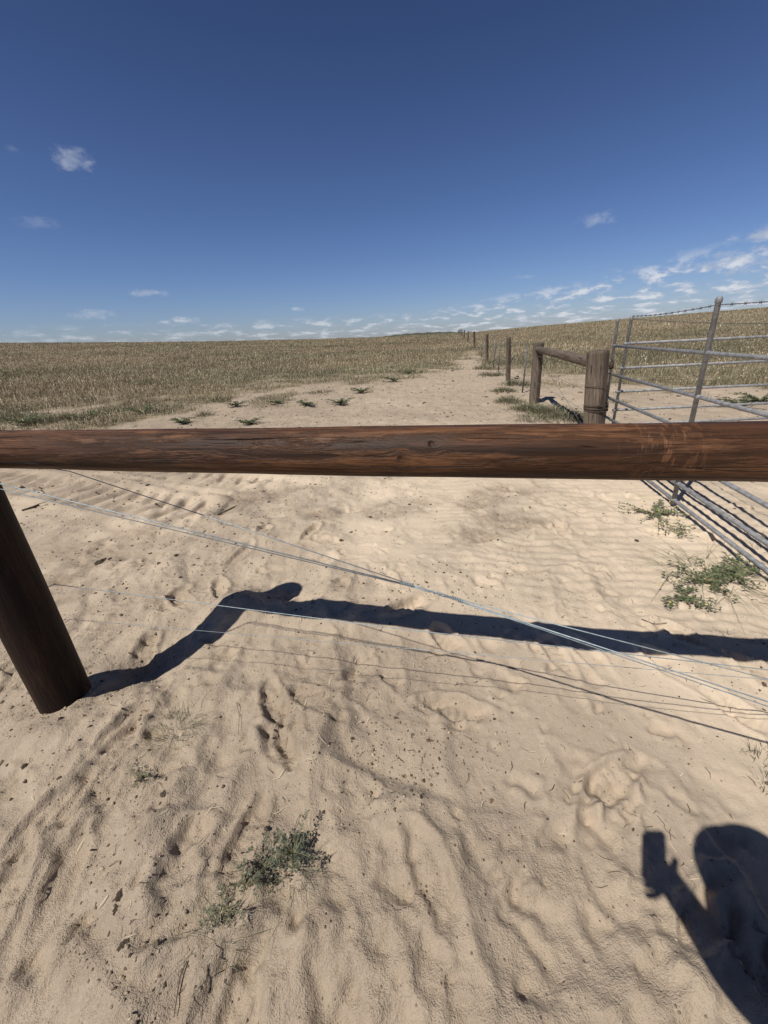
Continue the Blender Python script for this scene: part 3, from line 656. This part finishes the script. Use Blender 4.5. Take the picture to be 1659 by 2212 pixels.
def twig(pix,r,lab):
    pts=[ground(*q)+Vector((0,0,.006+.004*(i%2))) for i,q in enumerate(pix)];b=MB();b.tube(pts,[r*(1-.5*i/len(pts)) for i in range(len(pts))],6)
    m_=pts[len(pts)//2];b.tube([m_,m_+Vector((.03,.02,.01))*(r/.005),m_+Vector((.05,.05,.01))*(r/.005)],[r*.6,r*.4,r*.2],5)
    setp(b.build('twig',mtwig,None,pts[0]),lab,'twig')
mtwig,t=newmat('dry_twig');nz=t.noise(tc(t),30,3);t.pbsdf(t.mix(nz,(.05,.035,.025),(.13,.09,.06)),.85)
twig([(470,1112),(490,1104),(508,1095)],.008,'short dark stick lying beyond the wires at upper left')
twig([(48,1104),(68,1098),(85,1092)],.010,'dark stick at the left edge beside the post')
twig([(405,2078),(392,2110),(384,2150),(378,2200)],.0018,'long thin dark root on the sand at the very bottom left')
twig([(450,2085),(448,2120),(446,2150)],.0016,'short thin root right of the long one at the bottom')
twig([(512,1520),(518,1550),(515,1590)],.0012,'hair thin root on the sand above the weed mound')
twig([(1385,1340),(1410,1350),(1440,1348)],.002,'thin twig lying just beyond the rail shadow at the right')
# ------------------------------------------------------------------ distant ridge
mr_,t=newmat('distant_ridge');nz=t.noise(tc(t),.02,3);t.pbsdf(t.mix(nz,(.05,.055,.035),(.08,.08,.05)),.9)
vs=[];fs=[];K=40
for i in range(K+1):
    a=math.radians(1+12*i/K);rx,ry=math.sin(a),math.cos(a);e=.0045*math.sin(math.pi*min(1,i/K*1.1))**.6 if i<K*.9 else .001
    vs+=[(rx*900,ry*900,-14),(rx*900,ry*900,1.5+900*e+.6*math.sin(i*1.3)),(rx*1000,ry*1000,-14)]
for i in range(K): fs+=[(3*i,3*i+3,3*i+4,3*i+1),(3*i+1,3*i+4,3*i+5,3*i+2)]
setp(mkobj('hills',vs,fs,mr_),'thin dark ridge far away where the fence meets the horizon','hill',kind='structure')
# ------------------------------------------------------------------ photographer
def plain(name,c1,c2,rough=.8,sc=40):
    m,t=newmat(name);n_=t.noise(tc(t),sc,4);t.pbsdf(t.mix(n_,c1,c2),rough,0,t.bump(n_,.2,.002));return m
mskin=plain('skin',(.42,.25,.17),(.50,.31,.22),.5);mshirt=plain('shirt_cloth',(.10,.13,.2),(.13,.16,.24));mjean=plain('trouser_cloth',(.05,.055,.07),(.07,.075,.095));mcap=plain('felt_hat',(.10,.075,.05),(.15,.115,.08));mblack=plain('black_glass',(.01,.01,.012),(.015,.015,.018),.2);mboot=plain('boot_leather',(.08,.05,.03),(.12,.07,.045))
mdark=plain('dark_eye',(.02,.015,.01),(.03,.02,.015),.3)
fdir=Vector((-.05,.999,0)).normalized();rdir=Vector((.999,.05,0)).normalized()
PC_=Vector((.42,-.20,0));PC_.z=ht1(.42,-.20)
person=empty('person',PC_,'person behind the camera in shirt, trousers and round hat, holding up a phone','person')
def skin(name,V_,E_,R_,mat,parent,sub=2,root=0):
    me=bpy.data.meshes.new(name);me.from_pydata([tuple(Vector(v)-PC_) for v in V_],E_,[]);me.update();me.materials.append(mat)
    o=bpy.data.objects.new(name,me);COL.objects.link(o);o.parent=parent
    md=o.modifiers.new('s','SKIN');md.use_smooth_shade=True
    if not me.skin_vertices: me.skin_vertices.new()
    sv=me.skin_vertices[0].data
    for i,r_ in enumerate(R_): sv[i].radius=(r_,r_) if not isinstance(r_,tuple) else r_;sv[i].use_root=(i==root)
    m2=o.modifiers.new('u','SUBSURF');m2.levels=sub;m2.render_levels=sub;return o
def W(r_,f_,z): return PC_+rdir*r_+fdir*f_+Vector((0,0,z-PC_.z))
head=Vector((.245,-.105,1.485));neck=Vector((.275,-.12,1.39));nb=Vector((.335,-.125,1.31));pel=W(.02,-.06,.88)
ch=Vector((.36,-.125,1.19));wst=Vector((.40,-.17,1.04))
ls=Vector((.215,-.095,1.285));rs_=Vector((.53,-.09,1.27));le=Vector((.262,-.165,1.07));lw=Vector((.075,-.085,1.36));re=Vector((.60,-.15,1.01));rw=Vector((.58,-.09,.80))
hp=Vector((.022,-.050,1.430));rh=Vector((.58,-.07,.73))
Vb=[pel,wst,ch,nb,neck,head-Vector((0,0,.05)),head,head+Vector((0,0,.07)),ls,le,lw,hp,rs_,re,rw,rh,
 W(-.07,-.06,.84),W(-.1,-.03,.46),W(-.1,-.05,.09),W(-.1,.05,.035),W(.11,-.06,.84),W(.1,-.03,.46),W(.1,-.05,.09),W(.1,.05,.035)]
Eb=[(0,1),(1,2),(2,3),(3,4),(4,5),(5,6),(6,7),(3,8),(8,9),(9,10),(10,11),(3,12),(12,13),(13,14),(14,15),(0,16),(16,17),(17,18),(18,19),(0,20),(20,21),(21,22),(22,23)]
Rb=[.12,.11,.12,.075,.06,.08,.098,.08,.068,.055,.040,.034,.065,.045,.028,.032,.08,.052,.038,.035,.08,.052,.038,.035]
fd=-Vector(F);VCR=Vector(CR);VCU=Vector(CU)
for k in range(4):
    b0=hp+VCR*.008+VCU*(.026-.020*k);i=len(Vb)
    Vb+=[b0,b0-VCR*.044+fd*.014-VCU*.004*k,b0-VCR*(.074-.004*abs(k-1))+fd*.004-VCU*(.006*k)];Eb+=[(11,i),(i,i+1),(i+1,i+2)];Rb+=[.010,.009,.0075]
i=len(Vb);Vb+=[hp+VCR*.028+VCU*.012,hp+VCR*.040+VCU*.045];Eb+=[(11,i),(i,i+1)];Rb+=[.012,.009]
for k in range(4):
    b0=rh+fdir*(.02-.014*k)+Vector((0,0,-.03));i=len(Vb);Vb+=[b0,b0-Vector((0,0,.035+.004*(k in(1,2))))-rdir*.006,b0-Vector((0,0,.06))-rdir*.02];Eb+=[(15,i),(i,i+1),(i+1,i+2)];Rb+=[.009,.008,.006]
i=len(Vb);Vb+=[rh+fdir*.03-Vector((0,0,.005)),rh+fdir*.042-Vector((0,0,.04))];Eb+=[(15,i),(i,i+1)];Rb+=[.011,.008]
hf=(Vector((-.5,.8,-.15))).normalized();hr=Vector((.85,.53,0)).normalized()
skin('body',Vb,Eb,Rb,mskin,person)
b=MB();b.ball(head+hf*.102-PC_,.014,6,(1,1,1.6));b.build('nose',mskin,person)
for s in(-1,1):
    b=MB();b.ball(head+hr*.096*s-PC_,.024,6,(.5,.8,1.2));b.build('ear',mskin,person)
    b=MB();b.ball(head+hf*.090+hr*s*.033+Vector((0,0,.01))-PC_,.012,6);b.build('eye',mdark,person)
b=MB();b.ball(head+hf*.095-Vector((0,0,.045))-PC_,.014,6,(1.8,.6,.5));b.build('mouth',mdark,person)
skin('shirt',[W(.02,-.06,.92),wst,ch,nb-Vector((0,0,.01)),ls,ls.lerp(le,.75),rs_,rs_.lerp(re,.8)],[(0,1),(1,2),(2,3),(3,4),(4,5),(3,6),(6,7)],[.14,.135,.145,.10,.082,.070,.08,.064],mshirt,person,2,1)
skin('trousers',[W(.02,-.06,.90),W(-.07,-.06,.80),W(-.1,-.03,.46),W(-.1,-.04,.12),W(.11,-.06,.80),W(.1,-.03,.46),W(.1,-.04,.12)],[(0,1),(1,2),(2,3),(0,4),(4,5),(5,6)],[.132,.1,.075,.065,.1,.075,.065],mjean,person,2)
for s in(-1,1): skin('boot',[W(.1*s,-.08,.10),W(.1*s,-.07,.045),W(.1*s,.06,.04),W(.1*s,.12,.035)],[(0,1),(1,2),(2,3)],[.055,.05,.048,.038],mboot,person,2,1)
hc=head+Vector((0,0,.035))-PC_;prof=[(.0,.118),(.05,.112),(.088,.090),(.108,.055),(.116,.02),(.122,-.005),(.150,-.045),(.148,-.050),(.118,-.012),(.108,.02),(.08,.07),(0,.095)]
b=MB();nn=28
for (R,z) in prof:
    for k in range(nn): b.v.append(hc+Vector((R*math.cos(2*math.pi*k/nn),R*math.sin(2*math.pi*k/nn),z)))
for i in range(len(prof)-1):
    for k in range(nn): b.f.append((i*nn+k,(i+1)*nn+k,(i+1)*nn+(k+1)%nn,i*nn+(k+1)%nn))
b.build('hat',mcap,person)
pc=Vector(C0)-Vector(F)*.012-VCU*.034+VCR*.002
bm=bmesh.new();bmesh.ops.create_cube(bm,size=1)
for v in bm.verts: v.co=Vector((v.co.x*.072,v.co.y*.147,v.co.z*.008))
bmesh.ops.bevel(bm,geom=[e for e in bm.edges if abs((e.verts[0].co-e.verts[1].co).z)>.005],offset=.009,segments=5,affect='EDGES')
me=bpy.data.meshes.new('phone');bm.to_mesh(me);bm.free();me.materials.append(mblack)
Rm=Matrix((CR,CU,-F)).transposed()
ph=bpy.data.objects.new('phone',me);COL.objects.link(ph);ph.location=pc;ph.rotation_euler=Rm.to_euler();setp(ph,'dark phone held upright in the left hand of the person','phone')
# ------------------------------------------------------------------ sun, sky, camera
sd=Vector((SHX,SHY,-1)).normalized();sl=bpy.data.lights.new('sun','SUN');sl.energy=4.6;sl.angle=math.radians(.5);sl.color=(1,.962,.905)
so=bpy.data.objects.new('sun',sl);COL.objects.link(so);so.rotation_euler=sd.to_track_quat('-Z','Y').to_euler();so.location=(-5,-5,10)
el=math.asin(-sd.z);rot=math.atan2(-SHX,-SHY)
w=bpy.data.worlds.new('World');S.world=w;w.use_nodes=True;t=NT(w.node_tree)
sky=t.n('ShaderNodeTexSky',{'sky_type':'NISHITA','sun_disc':False,'sun_elevation':el,'sun_rotation':rot%(2*math.pi),'air_density':1.0,'dust_density':.3,'ozone_density':2.5})
dirv=t.n('ShaderNodeTexCoord').outputs['Generated'];sx=t.n('ShaderNodeSeparateXYZ',None,Vector=dirv).outputs
u=t.m('ARCTAN2',sx[0],sx[1]);v=sx[2]
skyc=t.mix(1.,sky.outputs[0],(.62,.72,1.04),'MULTIPLY')
dk=t.mr(v,.0,.75,1.,.36,False)
cmb=t.n('ShaderNodeCombineColor',None,Red=dk,Green=dk,Blue=dk).outputs[0]
skyc=t.mix(1.,skyc,cmb,'MULTIPLY')
lv=t.m('LOGARITHM',t.m('ADD',t.m('MAXIMUM',v,0.),.035),math.e)
uv=t.n('ShaderNodeCombineXYZ',None,X=t.m('MULTIPLY',u,20.),Y=t.m('MULTIPLY',lv,5.),Z=0.).outputs[0]
nA=t.noise(uv,1.1,7,.60,.1)
lim=t.m('ADD',.050,t.mr(u,.0,.85,0,.085));cov=t.m('SUBTRACT',1.,t.m('DIVIDE',v,lim),clamp=True)
cov=t.m('MULTIPLY',t.m('MINIMUM',t.m('MULTIPLY',cov,3.2),1.),t.mr(u,-.75,.3,.55,1.))
cl=t.m('MULTIPLY',t.mr(nA,.45,.64),cov)
nC=t.noise(t.n('ShaderNodeCombineXYZ',None,X=t.m('MULTIPLY',u,40.),Y=t.m('MULTIPLY',v,75.),Z=3.).outputs[0],1.,5,.6)
tot=None
for px,py,wu,wv,st in [(158,345,.040,.022,.45),(85,481,.045,.012,.18),(1288,474,.040,.016,.36),(320,633,.040,.009,.6),(1640,508,.05,.014,.75),(200,681,.055,.011,.65),(1600,562,.085,.024,.85),(1475,545,.02,.007,.22),(390,693,.05,.010,.65),(28,322,.014,.006,.10),(640,668,.022,.006,.45),(1130,598,.03,.006,.2)]:
    d=ray(px,py);d=d/np.linalg.norm(d);u0=math.atan2(d[0],d[1]);v0=d[2]
    a=t.m('DIVIDE',t.m('SUBTRACT',u,u0),wu);b=t.m('DIVIDE',t.m('SUBTRACT',v,v0),wv)
    rd=t.m('SQRT',t.m('ADD',t.m('MULTIPLY',a,a),t.m('MULTIPLY',b,b)))
    m=t.m('MULTIPLY',t.mr(t.m('ADD',t.m('SUBTRACT',1.,rd),t.m('MULTIPLY',t.m('SUBTRACT',nC,.52),2.4)),.05,1.1),st)
    m=t.m('MULTIPLY',m,t.mr(rd,.9,1.6,1,0))
    tot=m if tot is None else t.m('MAXIMUM',tot,m)
cl=t.m('MAXIMUM',t.m('MULTIPLY',cl,t.mr(u,-.2,.7,.66,.84)),tot)
cc=t.mix(t.mr(nA,.47,.66),(5.2,5.8,7.0),(8.6,8.8,9.4))
fin=t.mix(cl,skyc,cc)
bg=t.n('ShaderNodeBackground',None,Color=fin,Strength=.085);o=t.n('ShaderNodeOutputWorld');t.t.links.new(bg.outputs[0],o.inputs[0])
cam=bpy.data.cameras.new('camera');cam.sensor_fit='VERTICAL';cam.sensor_height=24;cam.sensor_width=18;cam.lens=24*831/2212.;cam.clip_start=.005;cam.clip_end=4000
co=bpy.data.objects.new('camera',cam);COL.objects.link(co);co.matrix_world=Matrix.Translation(Vector(C0))@Rm.to_4x4();S.camera=co
S.view_settings.view_transform='Standard';S.view_settings.look='None';S.view_settings.exposure=0
